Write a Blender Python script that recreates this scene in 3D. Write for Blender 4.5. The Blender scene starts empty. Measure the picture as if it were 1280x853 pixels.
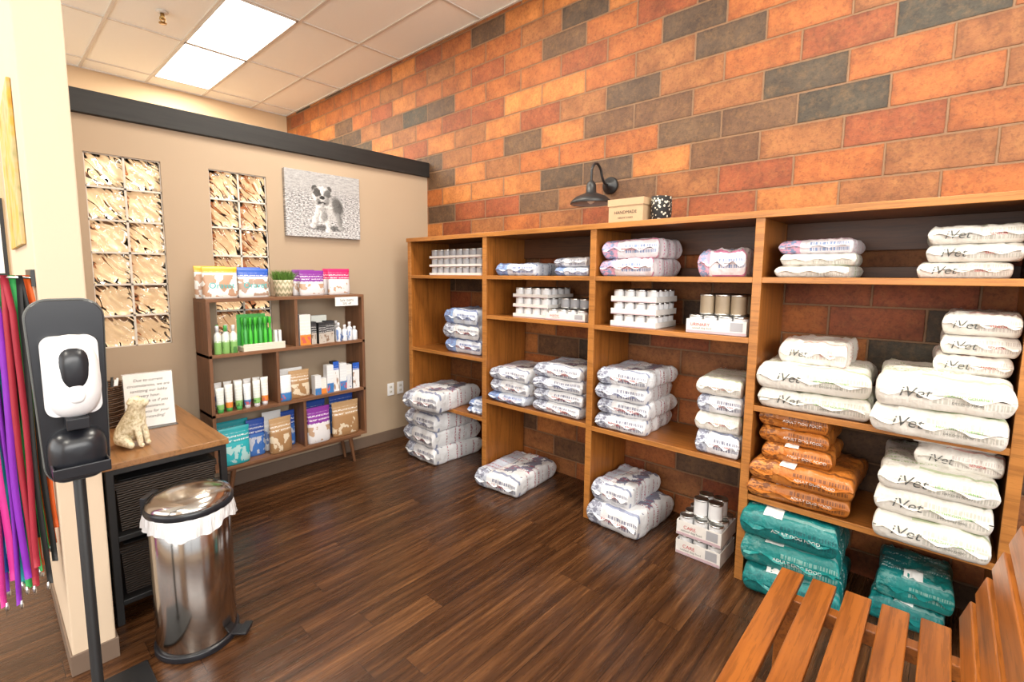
import bpy, math, random
import numpy as np
from mathutils import Vector, Matrix, noise
random.seed(7)
scene=bpy.context.scene
# ------------------------------------------------------------------ node helpers
class G:
    def __init__(s,name):
        s.m=bpy.data.materials.new(name); s.m.use_nodes=True; s.t=s.m.node_tree; s.t.nodes.clear()
        s.out=s.t.nodes.new("ShaderNodeOutputMaterial")
    def n(s,typ,inp=None,**props):
        nd=s.t.nodes.new("ShaderNode"+typ)
        for k,v in props.items(): setattr(nd,k,v)
        for k,v in (inp or {}).items(): s.put(nd.inputs[k],v)
        return nd
    def put(s,sock,v):
        if isinstance(v,bpy.types.NodeSocket): s.t.links.new(v,sock)
        elif isinstance(v,bpy.types.Node): s.t.links.new(v.outputs[0],sock)
        else:
            if isinstance(v,(tuple,list)) and len(v)==3 and sock.type=='RGBA': v=(*v,1)
            sock.default_value=v
    def math(s,op,a,b=0.0,c=0.0):
        nd=s.t.nodes.new("ShaderNodeMath"); nd.operation=op
        s.put(nd.inputs[0],a); s.put(nd.inputs[1],b); s.put(nd.inputs[2],c); return nd.outputs[0]
    def mix(s,f,a,b,mode='MIX'):
        nd=s.t.nodes.new("ShaderNodeMixRGB"); nd.blend_type=mode
        s.put(nd.inputs[0],f); s.put(nd.inputs[1],a); s.put(nd.inputs[2],b); return nd.outputs[0]
    def ramp(s,f,stops,interp='LINEAR'):
        nd=s.t.nodes.new("ShaderNodeValToRGB"); cr=nd.color_ramp; cr.interpolation=interp
        while len(cr.elements)<len(stops): cr.elements.new(0.5)
        for e,(p,c) in zip(cr.elements,stops): e.position=p; e.color=(*c,1)
        s.put(nd.inputs[0],f); return nd.outputs[0]
    def obj(s): return s.n("TexCoord").outputs['Object']
    def uv(s): return s.n("TexCoord").outputs['UV']
    def sep(s,v): nd=s.n("SeparateXYZ",{0:v}); return nd.outputs[0],nd.outputs[1],nd.outputs[2]
    def vec(s,x,y,z=0.0): return s.n("CombineXYZ",{0:x,1:y,2:z}).outputs[0]
    def vscale(s,v,k): return s.n("VectorMath",{0:v,1:k},operation='MULTIPLY').outputs[0]
    def noise(s,v,scale=5,detail=4,rough=.5): return s.n("TexNoise",{'Vector':v,'Scale':scale,'Detail':detail,'Roughness':rough}).outputs[0]
    def band(s,x,a,b): return s.math('MULTIPLY',s.math('GREATER_THAN',x,a),s.math('LESS_THAN',x,b))
    def bsdf(s,col,rough=.5,metal=0.,bump=None,bstr=.2,bdist=.01,**kw):
        p=s.n("BsdfPrincipled"); s.put(p.inputs['Base Color'],col); s.put(p.inputs['Roughness'],rough); s.put(p.inputs['Metallic'],metal)
        for k,v in kw.items(): s.put(p.inputs[k.replace('_',' ')],v)
        if bump is not None:
            b=s.n("Bump",{'Height':bump,'Strength':bstr,'Distance':bdist}); s.put(p.inputs['Normal'],b.outputs[0])
        s.t.links.new(p.outputs[0],s.out.inputs[0]); return s.m
def plain(name,col,rough=.5,metal=0.,var=.08,**kw):
    g=G(name); o=g.obj(); nz=g.noise(o,25,3)
    c=g.mix(nz,tuple(x*(1-var) for x in col),tuple(min(1,x*(1+var)) for x in col))
    return g.bsdf(c,rough,metal,**kw)
def wood(name,c1,c2,axis=1,rough=.45,freq=1.0,dark=None):
    g=G(name); o=g.obj()
    k=[26*freq]*3; k[axis]=1.6*freq
    v=g.vscale(o,tuple(k)); nz=g.noise(v,1.0,6,.6)
    k2=[90*freq]*3; k2[axis]=4*freq
    fine=g.noise(g.vscale(o,tuple(k2)),1.0,4,.7)
    blot=g.noise(o,2.2,2)
    c=g.ramp(nz,[(.30,c1),(.52,c2),(.72,tuple(x*1.12 for x in c2))])
    c=g.mix(g.math('MULTIPLY',g.math('GREATER_THAN',fine,.55),.45),c,dark or tuple(x*.45 for x in c1))
    c=g.mix(.35,c,g.mix(blot,tuple(x*.6 for x in c1),tuple(min(1,x*1.25) for x in c2)))
    return g.bsdf(c,rough,0,bump=fine,bstr=.15,bdist=.002)
# ------------------------------------------------------------------ materials
def brick_mat():
    g=G("brick_masonry"); o=g.obj(); x,y,z=g.sep(o)
    Hh,L=.16,.383
    zr=g.math('DIVIDE',g.math('SUBTRACT',z,2.53-Hh*40),Hh); row=g.math('FLOOR',zr); fz=g.math('FRACT',zr)
    par=g.math('MODULO',row,2.0)
    yr=g.math('ADD',g.math('DIVIDE',g.math('SUBTRACT',y,1.22-L*40),L),g.math('MULTIPLY',par,.45)); col=g.math('FLOOR',yr); fy=g.math('FRACT',yr)
    ey=g.math('MULTIPLY',g.math('MINIMUM',fy,g.math('SUBTRACT',1.,fy)),L)
    ez=g.math('MULTIPLY',g.math('MINIMUM',fz,g.math('SUBTRACT',1.,fz)),Hh)
    wob=g.math('MULTIPLY',g.math('SUBTRACT',g.noise(o,45,4,.7),.5),.009)
    e=g.math('ADD',g.math('MINIMUM',ey,ez),wob)
    mort=g.math('SUBTRACT',1.,g.n("MapRange",{0:e,1:.0035,2:.0068}).outputs[0])
    edge=g.math('SUBTRACT',1.,g.n("MapRange",{0:e,1:.004,2:.026}).outputs[0])
    r=g.n("TexWhiteNoise",{0:g.vec(col,row,3.7)}).outputs[0]; r2=g.n("TexWhiteNoise",{0:g.vec(row,col,9.1)}).outputs[0]; r3=g.n("TexWhiteNoise",{0:g.vec(row,col,4.4)}).outputs[0]
    c=g.ramp(r,[(0,(.060,.050,.033)),(.15,(.13,.070,.034)),(.24,(.31,.072,.020)),(.40,(.43,.125,.026)),(.62,(.56,.200,.045)),(.82,(.33,.125,.038))],'CONSTANT')
    c=g.mix(g.math('MULTIPLY',r2,.3),c,(.30,.098,.026))
    ov=g.vec(g.math('ADD',x,g.math('MULTIPLY',r3,9.)),y,z)
    n1=g.noise(ov,6,6,.65); n2=g.noise(o,55,5,.75); n3=g.noise(ov,20,5,.75)
    c=g.mix(g.n("MapRange",{0:n1,1:.38,2:.68,3:0.,4:.8}).outputs[0],c,g.mix(1.,c,(.46,.38,.36),'MULTIPLY'))
    c=g.mix(g.n("MapRange",{0:n3,1:.48,2:.85,3:0.,4:.5}).outputs[0],c,g.mix(.4,c,(.66,.34,.09)))
    c=g.mix(g.n("MapRange",{0:n2,1:.48,2:.70,3:0.,4:.7}).outputs[0],c,g.mix(1.,c,(.38,.33,.32),'MULTIPLY'))
    c=g.mix(g.math('MULTIPLY',edge,.45),c,g.mix(1.,c,(.5,.42,.4),'MULTIPLY'))
    c=g.mix(g.math('MULTIPLY',mort,.9),c,(.23,.125,.062))
    bh=g.math('ADD',g.math('MULTIPLY',g.math('SUBTRACT',1.,mort),1.),g.math('MULTIPLY',n2,.7))
    return g.bsdf(c,.62,0,bump=bh,bstr=.7,bdist=.007)
def floor_mat():
    g=G("laminate_planks"); o=g.obj(); x,y,z=g.sep(o)
    W,L=.125,1.22
    yr=g.math('DIVIDE',y,W); row=g.math('FLOOR',yr); fy=g.math('FRACT',yr)
    sh=g.n("TexWhiteNoise",{0:g.vec(row,1.3,0.)}).outputs[0]
    xr=g.math('ADD',g.math('DIVIDE',x,L),g.math('MULTIPLY',sh,3.)); col=g.math('FLOOR',xr); fx=g.math('FRACT',xr)
    r=g.n("TexWhiteNoise",{0:g.vec(row,col,2.)}).outputs[0]
    offs=g.math('MULTIPLY',r,31.)
    v=g.vec(g.math('ADD',g.math('MULTIPLY',x,1.6),offs),g.math('MULTIPLY',y,30.),offs)
    gr=g.noise(v,1.0,7,.66)
    v2=g.vec(g.math('ADD',g.math('MULTIPLY',x,5.0),offs),g.math('MULTIPLY',y,110.),offs); fine=g.noise(v2,1.,4,.6)
    c=g.ramp(gr,[(.28,(.022,.009,.004)),(.47,(.068,.027,.010)),(.60,(.14,.058,.021)),(.78,(.30,.135,.052))])
    c=g.mix(g.math('MULTIPLY',fine,.42),c,(.035,.013,.005))
    c=g.mix(g.math('MULTIPLY',r,.6),c,g.mix(1.0,c,(.45,.40,.36),'MULTIPLY'))
    e=g.math('MINIMUM',g.math('MULTIPLY',g.math('MINIMUM',fy,g.math('SUBTRACT',1.,fy)),W),g.math('MULTIPLY',g.math('MINIMUM',fx,g.math('SUBTRACT',1.,fx)),L))
    gap=g.math('LESS_THAN',e,.0012)
    c=g.mix(gap,c,(.012,.005,.003))
    return g.bsdf(c,g.math('ADD',.18,g.math('MULTIPLY',fine,.2)),0,bump=g.math('ADD',fine,g.math('MULTIPLY',gap,-3.)),bstr=.15,bdist=.002)
M={}
M['brick']=brick_mat(); M['floor']=floor_mat()
def wallpaint(name,c):
    g=G(name); o=g.obj(); n1=g.noise(o,220,3); n2=g.noise(o,1.2,2)
    return g.bsdf(g.mix(n2,tuple(v*.94 for v in c),tuple(v*1.04 for v in c)),.75,0,bump=n1,bstr=.12,bdist=.002)
M['tan']=wallpaint("taupe_paint",(.43,.325,.225))
M['tan2']=wallpaint("beige_paint",(.60,.43,.26))
M['cream']=wallpaint("cream_paint",(.62,.49,.36))
M['base']=plain("baseboard_vinyl",(.16,.11,.08),.5)
def tile_mat():
    g=G("acoustic_tile"); o=g.obj(); n1=g.noise(o,160,4,.8); sp=g.math('LESS_THAN',n1,.40)
    c=g.mix(g.math('MULTIPLY',sp,.2),(.93,.94,.88),(.50,.47,.42))
    return g.bsdf(c,.9,0,bump=n1,bstr=.3,bdist=.002)
M['tile']=tile_mat(); M['tbar']=plain("ceiling_grid_metal",(.66,.63,.57),.5)
def emis(name,col,st):
    g=G(name); e=g.n("Emission",{0:(*col,1),1:st}); g.t.links.new(e.outputs[0],g.out.inputs[0]); return g.m
M['lamp']=emis("troffer_lens",(1,.97,.92),8)
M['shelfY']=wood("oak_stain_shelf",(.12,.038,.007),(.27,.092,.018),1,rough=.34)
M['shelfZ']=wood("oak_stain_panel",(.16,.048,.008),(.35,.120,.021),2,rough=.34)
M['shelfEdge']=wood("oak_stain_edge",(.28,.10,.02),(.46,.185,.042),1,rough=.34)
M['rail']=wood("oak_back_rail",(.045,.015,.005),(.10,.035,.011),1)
M['caseX']=wood("walnut_laminate",(.13,.055,.026),(.24,.11,.052),0)
M['caseZ']=wood("walnut_laminate_side",(.12,.05,.024),(.22,.10,.048),2)
M['bench']=wood("bench_slat_wood",(.13,.034,.006),(.35,.108,.017),0,rough=.3)
M['black']=plain("black_powdercoat",(.012,.012,.013),.45)
M['beam']=wood("black_stained_beam",(.006,.005,.005),(.013,.012,.011),0,rough=.6)
M['blackpl']=plain("black_plastic",(.012,.013,.017),.3)
M['tabletop']=wood("tabletop_wood",(.20,.09,.032),(.32,.155,.06),1,rough=.3)
M['white']=plain("white_plastic",(.78,.78,.80),.35)
g=G("brushed_steel"); o=g.obj(); fn=g.noise(g.vscale(o,(3,3,300)),1.,3); M['steel']=g.bsdf((.52,.49,.46),g.math('ADD',.10,g.math('MULTIPLY',fn,.12)),1.0)
M['canmetal']=plain("can_metal",(.65,.65,.64),.28,1.0)
g=G("bin_liner"); o=g.obj(); nn=g.noise(g.vscale(o,(60,60,12)),1.,4); M['liner']=g.bsdf((.70,.70,.71),.35,0,bump=nn,bstr=.9,bdist=.012)
g=G("glass_block"); o=g.obj(); w=g.n("TexWave",{'Vector':g.n("Mapping",{'Vector':o,'Rotation':(0,.75,0)}).outputs[0],'Scale':6,'Distortion':5,'Detail':1,'Detail Scale':1.4}); nz=g.noise(o,13,1)
M['glass']=g.bsdf((.99,1.,.99),.015,0,bump=g.math('ADD',w.outputs[1],g.math('MULTIPLY',nz,1.5)),bstr=.85,bdist=.009,**{'Transmission_Weight':1.0,'IOR':1.45})
M['mortar']=plain("white_mortar",(.68,.62,.54),.7)
g=G("wicker"); o=g.obj(); w=g.n("TexWave",{'Vector':o,'Scale':28,'Distortion':3},bands_direction='Z'); w2=g.noise(o,120,2)
M['wicker']=g.bsdf(g.mix(w.outputs[1],(.03,.015,.008),(.17,.085,.04)),.6,0,bump=g.math('ADD',w.outputs[1],w2),bstr=.8,bdist=.006)
g=G("dark_wicker"); o=g.obj(); w=g.n("TexWave",{'Vector':o,'Scale':28,'Distortion':3},bands_direction='Z')
M['dwicker']=g.bsdf(g.mix(w.outputs[1],(.008,.006,.005),(.05,.028,.016)),.6,0,bump=w.outputs[1],bstr=.8,bdist=.006)
def bagmat(name,base,c2,c3,ink,rough=.36,bandu=(.60,.90),pic=.55,side=.75,sink=None,sideu=(.66,.94)):
    g=G(name); u,v,_=g.sep(g.uv()); o=g.obj()
    n=g.noise(o,6,2)
    c=g.mix(n,tuple(x*.92 for x in base),base)
    m2=g.math('MULTIPLY',g.band(u,bandu[0],bandu[1]),g.band(v,.18,.86)); c=g.mix(g.math('MULTIPLY',m2,.8),c,c2)
    blob=g.math('GREATER_THAN',g.noise(g.vec(g.math('MULTIPLY',u,5.),g.math('MULTIPLY',v,5.)),1.0,4,.6),.50)
    c=g.mix(g.math('MULTIPLY',g.math('MULTIPLY',blob,g.math('MULTIPLY',g.band(u,.14,.57),g.band(v,.22,.88))),pic),c,c3)
    rows=g.math('GREATER_THAN',g.math('SINE',g.math('MULTIPLY',v,85.)),.30)
    tx=g.math('GREATER_THAN',g.noise(g.vec(g.math('MULTIPLY',u,80.),g.math('MULTIPLY',v,27.)),1.,1),.50)
    reg=g.math('GREATER_THAN',g.noise(g.vec(g.math('MULTIPLY',u,3.),g.math('MULTIPLY',v,9.),5.),1.,0),.50)
    t=g.math('MULTIPLY',g.math('MULTIPLY',g.math('MULTIPLY',rows,tx),reg),g.math('GREATER_THAN',v,.18))
    c=g.mix(g.math('MULTIPLY',t,.85),c,ink)
    sd=g.math('LESS_THAN',v,.17)
    blob2=g.math('GREATER_THAN',g.noise(g.vec(g.math('MULTIPLY',u,14.),g.math('MULTIPLY',v,22.),2.),1.0,3,.6),.5)
    b1=g.math('MULTIPLY',sd,g.band(u,sideu[0],sideu[1])); c=g.mix(g.math('MULTIPLY',b1,side),c,g.mix(blob2,c2,c3))
    b2=g.math('MULTIPLY',g.band(v,.125,.160),g.band(u,.06,.62)); c=g.mix(g.math('MULTIPLY',b2,side),c,sink or ink)
    b3=g.math('MULTIPLY',g.math('MULTIPLY',g.band(v,.015,.05),g.band(u,.10,.55)),g.math('GREATER_THAN',g.noise(g.vec(g.math('MULTIPLY',u,90.),0.,1.),1.,0),.48)); c=g.mix(g.math('MULTIPLY',b3,.8),c,c3)
    x_,y_,z_=g.sep(o)
    wr=g.math('ADD',g.noise(o,16,3,.6),g.math('MULTIPLY',g.noise(g.vec(g.math('MULTIPLY',x_,14.),g.math('MULTIPLY',y_,60.),g.math('MULTIPLY',z_,14.)),1.,3),.35))
    return g.bsdf(c,rough,0,bump=wr,bstr=.6,bdist=.02)
M['royal']=bagmat("bag_white_blue",(.76,.77,.80),(.45,.50,.62),(.05,.06,.15),(.36,.05,.09),pic=.8,sink=(.10,.14,.30))
M['royalb']=bagmat("bag_blue_white",(.68,.74,.85),(.10,.24,.56),(.04,.08,.32),(.04,.08,.3),pic=.85)
M['pink']=bagmat("bag_pink_white",(.78,.73,.77),(.68,.26,.42),(.07,.18,.40),(.55,.04,.20),pic=.8)
M['ivet']=bagmat("bag_cream_white",(.76,.73,.67),(.72,.69,.63),(.50,.49,.43),(.30,.42,.16),pic=.3,side=.6,sideu=(.9,.96))
M['ivetr']=bagmat("bag_cream_red",(.76,.73,.67),(.70,.66,.62),(.52,.46,.43),(.50,.10,.08),pic=.3,side=.6,sideu=(.9,.96))
M['brown']=bagmat("bag_orange_brown",(.46,.15,.024),(.54,.20,.04),(.14,.045,.015),(.08,.025,.01))
M['teal']=bagmat("bag_teal",(.008,.18,.18),(.015,.25,.24),(.008,.09,.10),(.5,.65,.62),side=.3)
M['tealg']=bagmat("bag_teal_sheen",(.012,.23,.22),(.01,.16,.17),(.24,.42,.38),(.6,.7,.7),side=.3)  # lighter teal bag with pale print blotches
M['ink']=plain("ink_grey",(.09,.095,.09),.5); M['inkred']=plain("ink_red",(.50,.03,.04),.5); M['inkgreen']=plain("ink_green",(.12,.42,.08),.5)
M['inkwhite']=plain("ink_white",(.82,.82,.80),.5); M['inkblk']=plain("ink_black",(.015,.015,.015),.5); M['inkblue']=plain("ink_blue",(.05,.10,.40),.5)
def col(name,c,rough=.45,metal=0.):
    if name not in M: M[name]=plain(name,c,rough,metal)
    return name
# ------------------------------------------------------------------ mesh builder
class MB:
    def __init__(s,name): s.name=name; s.V=[];s.F=[];s.mats=[];s.M=Matrix.Identity(4)
    def mi(s,m):
        if m not in s.mats: s.mats.append(m)
        return s.mats.index(m)
    def add(s,vs,fs,mat,smooth=False,uvs=None):
        b=len(s.V); k=s.mi(mat)
        s.V+= [tuple(s.M@Vector(v)) for v in vs]
        for f in fs: s.F.append((tuple(b+i for i in f),k,smooth,[uvs[i] for i in f] if uvs else None))
    def box(s,x0,x1,y0,y1,z0,z1,mat,taper=None):
        v=[(x0,y0,z0),(x1,y0,z0),(x1,y1,z0),(x0,y1,z0),(x0,y0,z1),(x1,y0,z1),(x1,y1,z1),(x0,y1,z1)]
        if taper:
            cx,cy=(x0+x1)/2,(y0+y1)/2
            v=[(cx+(a-cx)*taper,cy+(b-cy)*taper,c) if c==z0 else (a,b,c) for a,b,c in v]
        fs=[(0,3,2,1),(4,5,6,7),(0,1,5,4),(1,2,6,5),(2,3,7,6),(3,0,4,7)]
        s.add(v,fs,mat)
    def lathe(s,c,prof,mat,n=24,smooth=True,cap=True,sx=1,sy=1,axis='Z'):
        vs=[];fs=[];uv=[]
        for j,(r,z) in enumerate(prof):
            for i in range(n):
                a=2*math.pi*i/n; p=(r*math.cos(a)*sx,r*math.sin(a)*sy,z)
                if axis=='Y': p=(p[0],-p[2],p[1])
                if axis=='X': p=(-p[2],p[0],p[1])
                vs.append((c[0]+p[0],c[1]+p[1],c[2]+p[2])); uv.append((i/n,j/max(1,len(prof)-1)))
        for j in range(len(prof)-1):
            for i in range(n):
                a=j*n+i;b=j*n+(i+1)%n; fs.append((a,b,b+n,a+n))
        if cap: fs.append(tuple(reversed(range(n)))); fs.append(tuple((len(prof)-1)*n+i for i in range(n)))
        s.add(vs,fs,mat,smooth,uv)
    def tube(s,pts,r,mat,n=10):
        vs=[];fs=[]; pts=[Vector(p) for p in pts]; rr=r if isinstance(r,list) else [r]*len(pts)
        up=Vector((0,0,1))
        for j,p in enumerate(pts):
            d=(pts[min(j+1,len(pts)-1)]-pts[max(j-1,0)]).normalized()
            a=d.cross(up if abs(d.z)<.95 else Vector((0,1,0))).normalized(); b=d.cross(a)
            for i in range(n):
                t=2*math.pi*i/n; vs.append(tuple(p+(a*math.cos(t)+b*math.sin(t))*rr[j]))
        for j in range(len(pts)-1):
            for i in range(n):
                q=j*n+i;w=j*n+(i+1)%n; fs.append((q,w,w+n,q+n))
        fs.append(tuple(range(n))); fs.append(tuple((len(pts)-1)*n+i for i in range(n)))
        s.add(vs,fs,mat,True)
    def ribbon(s,pts,wv,th,mat):
        vs=[];fs=[]; wv=Vector(wv)
        pts=[Vector(p) for p in pts]
        for j,p in enumerate(pts):
            d=(pts[min(j+1,len(pts)-1)]-pts[max(j-1,0)]).normalized(); nn=d.cross(wv).normalized()*th/2
            vs+=[tuple(p-wv/2-nn),tuple(p+wv/2-nn),tuple(p+wv/2+nn),tuple(p-wv/2+nn)]
        for j in range(len(pts)-1):
            for i in range(4):
                a=4*j+i;b=4*j+(i+1)%4; fs.append((a,b,b+4,a+4))
        fs.append((0,1,2,3)); k=4*(len(pts)-1); fs.append((k+3,k+2,k+1,k))
        s.add(vs,fs,mat,True)
    def bag(s,x0,x1,y0,y1,z0,h,mat,seed=0,yaw=0,seal='X',text=None,topbox=None):
        """flexible sack lying flat, sealed at both ends of its long axis"""
        nu,nv=28,28; cx,cy=(x0+x1)/2,(y0+y1)/2; lx,ly=(x1-x0)/2,(y1-y0)/2
        Rm=Matrix.Translation((cx,cy,z0))@Matrix.Rotation(yaw,4,'Z'); old=s.M; s.M=old@Rm
        vs=[];uv=[];fs=[]
        ea,eb=(9,20) if seal=='X' else (20,9)
        def pr1(a,e): return max(0,1-abs(a)**e)**.38
        def prof(a,b): return pr1(a,ea)*pr1(b,eb)
        def wob(a,b,side):
            fold=math.exp(-((abs(a) if seal=='X' else abs(b))-.82)**2/.01)
            return noise.noise(Vector((a*1.7+seed*7.1,b*1.7,side*3.)))*.20+noise.noise(Vector((a*5+seed*3.,b*7,side*5.)))*.10+fold*noise.noise(Vector((seed,b*9 if seal=='X' else a*9,side)))*.24
        def arc(n,e,l):
            A=[math.sin(math.pi/2*(2*i/n-1)) for i in range(n+1)]; d=[0.]
            for i in range(n): d.append(d[-1]+math.hypot((A[i+1]-A[i])*l,(pr1(A[i+1],e)-pr1(A[i],e))*h/2))
            return [q/d[-1] for q in d]
        av,au=arc(nu,ea,lx),arc(nv,eb,ly)
        for side in (1,-1):
            for i in range(nu+1):
                for j in range(nv+1):
                    a=math.sin(math.pi/2*(2*i/nu-1)); b=math.sin(math.pi/2*(2*j/nv-1))
                    p=prof(a,b); w=wob(a,b,side)
                    k=(abs(a) if seal=='X' else abs(b))
                    t=.5+(.5*p*(1+w) if side>0 else -.5*min(1,p*1.15))
                    pin=1-.035*(1-k*k)
                    X=a*lx*(pin if seal=='Y' else 1); Y=b*ly*(pin if seal=='X' else 1)
                    X+=noise.noise(Vector((b*3+seed,side*.3,a)))*.012; Y+=noise.noise(Vector((a*3+seed,b,4.)))*.010
                    vs.append((X,Y,h*t)); uv.append((au[j],av[i]))
        m=(nu+1)*(nv+1)
        for sd in (0,1):
            for i in range(nu):
                for j in range(nv):
                    q=sd*m+i*(nv+1)+j; f=(q,q+nv+1,q+nv+2,q+1); fs.append(f if sd==0 else f[::-1])
        s.add(vs,fs,mat,True,uv)
        for sg in (-1,1):
            st=[];sf=[];su=[]
            n=14
            for j in range(n+1):
                b=(2*j/n-1)*.93
                for e,dz in ((.0,.5),(.020,.46+.10*math.sin(j*1.3+seed))):
                    if seal=='X': st.append((sg*(lx-.006+e),b*ly,h*dz))
                    else: st.append((b*lx,sg*(ly-.006+e),h*dz))
                    su.append((.02,.3))
            for j in range(n): sf.append((2*j,2*j+1,2*j+3,2*j+2))
            s.add(st,sf,mat,True,su)
        if text:
            for (body,size,yo,zo,tm) in text:
                tv,tf=textmesh(body); sh=.25 if body=="iVet" else 0.
                out=[]
                for (tx,ty) in tv:
                    q=max(-.95,min(.95,2*zo+2*ty*size/h)); b=(1-abs(q)**2.6)**(1/ea)
                    out.append((-lx*b-.008,yo*ly-(tx+sh*ty)*size,h*(.5+q/2)))
                s.add(out,tf,tm)
        if topbox:
            for (mat2,a0,a1,b0,b1) in topbox:
                n=8;tv=[];tf=[]
                for i in range(n+1):
                    for j in range(n+1):
                        a=a0+(a1-a0)*i/n;b=b0+(b1-b0)*j/n;p=prof(a,b)
                        tv.append((a*lx-.002,b*ly*(1-.035*(1-a*a)),h*(.5+.5*p*(1+wob(a,b,1)))+.004))
                for i in range(n):
                    for j in range(n): q=i*(n+1)+j; tf.append((q,q+n+1,q+n+2,q+1))
                s.add(tv,tf,mat2,True)
        s.M=old
    def pouch(s,cx,cy,z,w,h,d,mat,yaw=0,accent=None):
        old=s.M; s.M=old@Matrix.Translation((cx,cy,z))@Matrix.Rotation(yaw,4,'Z')
        n=20;vs=[];uv=[];fs=[]
        lev=[(0,.80,.94),(.03,.95,.97),(.15,1,1),(.4,.95,.985),(.65,.62,.97),(.85,.22,.98),(.92,.05,1),(1,.03,1)]
        for t,dd,ww in lev:
            for i in range(n):
                a=2*math.pi*i/n; c_,s_=math.cos(a),math.sin(a)
                X=w/2*ww*math.copysign(abs(c_)**.7,c_); Y=d/2*dd*math.copysign(abs(s_)**1.0,s_)
                vs.append((X,Y,h*t)); uv.append((X/w+.5,t))
        for j in range(len(lev)-1):
            for i in range(n):
                a=j*n+i;b=j*n+(i+1)%n; fs.append((a,b,b+n,a+n))
        fs.append(tuple(reversed(range(n)))); fs.append(tuple((len(lev)-1)*n+i for i in range(n)))
        s.add(vs,fs,mat,True,uv); s.M=old
    def tubepack(s,cx,cy,z,w,h,mat,cap):
        s.lathe((cx,cy,z),[(w*.42,0),(w*.42,h*.16)],cap,14)
        n=14;vs=[];fs=[];uv=[]
        lev=[(.14,1,1),(.2,1.02,1.02),(.5,.8,1.05),(.85,.35,1.12),(1,.06,1.2)]
        for t,dd,ww in lev:
            for i in range(n):
                a=2*math.pi*i/n; vs.append((cx+w/2*ww*math.cos(a),cy+w/2*dd*math.sin(a),z+h*t)); uv.append((.5+.5*math.cos(a),t))
        for j in range(len(lev)-1):
            for i in range(n):
                a=j*n+i;b=j*n+(i+1)%n; fs.append((a,b,b+n,a+n))
        fs.append(tuple((len(lev)-1)*n+i for i in range(n)))
        s.add(vs,fs,mat,True,uv)
    def can(s,cx,cy,z,r,h,lab):
        s.lathe((cx,cy,z),[(r*.93,0),(r,.003),(r,.008),(r*.97,.010)],'canmetal',18)
        s.lathe((cx,cy,z),[(r*.965,.009),(r*.965,h-.010)],lab,18,cap=False)
        s.lathe((cx,cy,z),[(r*.97,h-.010),(r,h-.008),(r,h-.001),(r*.93,h),(r*.9,h-.004)],'canmetal',18)
    def build(s,bevel=0,parent=None,sub=0):
        me=bpy.data.meshes.new(s.name); me.from_pydata(s.V,[],[f[0] for f in s.F])
        for m in s.mats: me.materials.append(M[m])
        ul=me.uv_layers.new(name="UVMap")
        for p,f in zip(me.polygons,s.F):
            p.material_index=f[1]; p.use_smooth=f[2]
            if f[3]:
                for li,u in zip(p.loop_indices,f[3]): ul.data[li].uv=u
        me.update()
        o=bpy.data.objects.new(s.name,me); scene.collection.objects.link(o)
        if bevel:
            b=o.modifiers.new("Bevel",'BEVEL'); b.width=bevel; b.segments=2; b.limit_method='ANGLE'; b.angle_limit=math.radians(50)
        if parent: o.parent=parent
        return o
_tc={}
def textmesh(body):
    if body in _tc: return _tc[body]
    cu=bpy.data.curves.new("tmp","FONT"); cu.body=body; cu.size=1; cu.resolution_u=3; cu.align_x='CENTER'; cu.align_y='CENTER'
    o=bpy.data.objects.new("tmp",cu); scene.collection.objects.link(o); bpy.context.view_layer.update()
    me=bpy.data.meshes.new_from_object(o); r=([(v.co.x,v.co.y) for v in me.vertices],[tuple(p.vertices) for p in me.polygons])
    bpy.data.objects.remove(o); bpy.data.meshes.remove(me); _tc[body]=r; return r
def text_on(mb,body,size,org,ax,ay,mat,shear=0):
    tv,tf=textmesh(body); o=Vector(org);ax=Vector(ax);ay=Vector(ay)
    mb.add([tuple(o+ax*(x+shear*y)*size+ay*y*size) for x,y in tv],tf,mat)
# ------------------------------------------------------------------ constants
B=3.102; W=3.739; CH=3.684; FW=6.695
# ------------------------------------------------------------------ room
m=MB("floor"); m.box(-3.4,B+.2,-2.8,FW+.2,-.1,0,'floor'); m.build()
m=MB("wall_right"); m.box(B,B+.2,-2.8,FW+.2,0,CH+.05,'brick'); m.build()
m=MB("wall_far"); m.box(-3.4,B,FW,FW+.2,0,CH+.05,'tan2'); m.build()
m=MB("wall_left")
m.box(-3.4,-3.2,-2.8,-1.0,0,CH+.05,'cream'); m.box(-3.4,-3.2,5.6,FW,0,CH+.05,'cream'); m.box(-3.4,-3.2,-1.0,5.6,0,.35,'cream'); m.box(-3.4,-3.2,-1.0,5.6,3.0,CH+.05,'cream'); m.build()
m=MB("wall_front")
m.box(-3.2,-2.9,-2.8,-2.6,0,CH,'cream');m.box(2.85,B,-2.8,-2.6,0,CH,'cream');m.box(-2.9,2.85,-2.8,-2.6,0,.35,'cream');m.box(-2.9,2.85,-2.8,-2.6,3.2,CH,'cream');m.build()
m=MB("window_1")
for x in (-2.9,-1.0,.9,2.80): m.box(x,x+.05,-2.75,-2.65,.35,3.2,'black')
for z in (.35,2.3,3.15): m.box(-2.85,2.80,-2.74,-2.66,z,z+.05,'black')
m.build()
m=MB("window_4")  # added frame on the unseen left wall, put in to carry side fill
for y in (-1.0,1.15,3.3,5.55): m.box(-3.35,-3.25,y,y+.05,.35,3.0,'black')
for z in (.35,2.95): m.box(-3.34,-3.26,-1.0,5.6,z,z+.05,'black')
m.build()
m=MB("ceiling"); m.box(-3.2,B,-2.6,FW,CH+.004,CH+.12,'tile')
TX=.572; TY=1.128; xs=[1.498+TX*i for i in range(-9,3)]; ys=[6.40-TY*i for i in range(0,9)]
for x in xs: m.box(x-.012,x+.012,-2.6,FW,CH-.004,CH+.006,'tbar')
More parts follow.
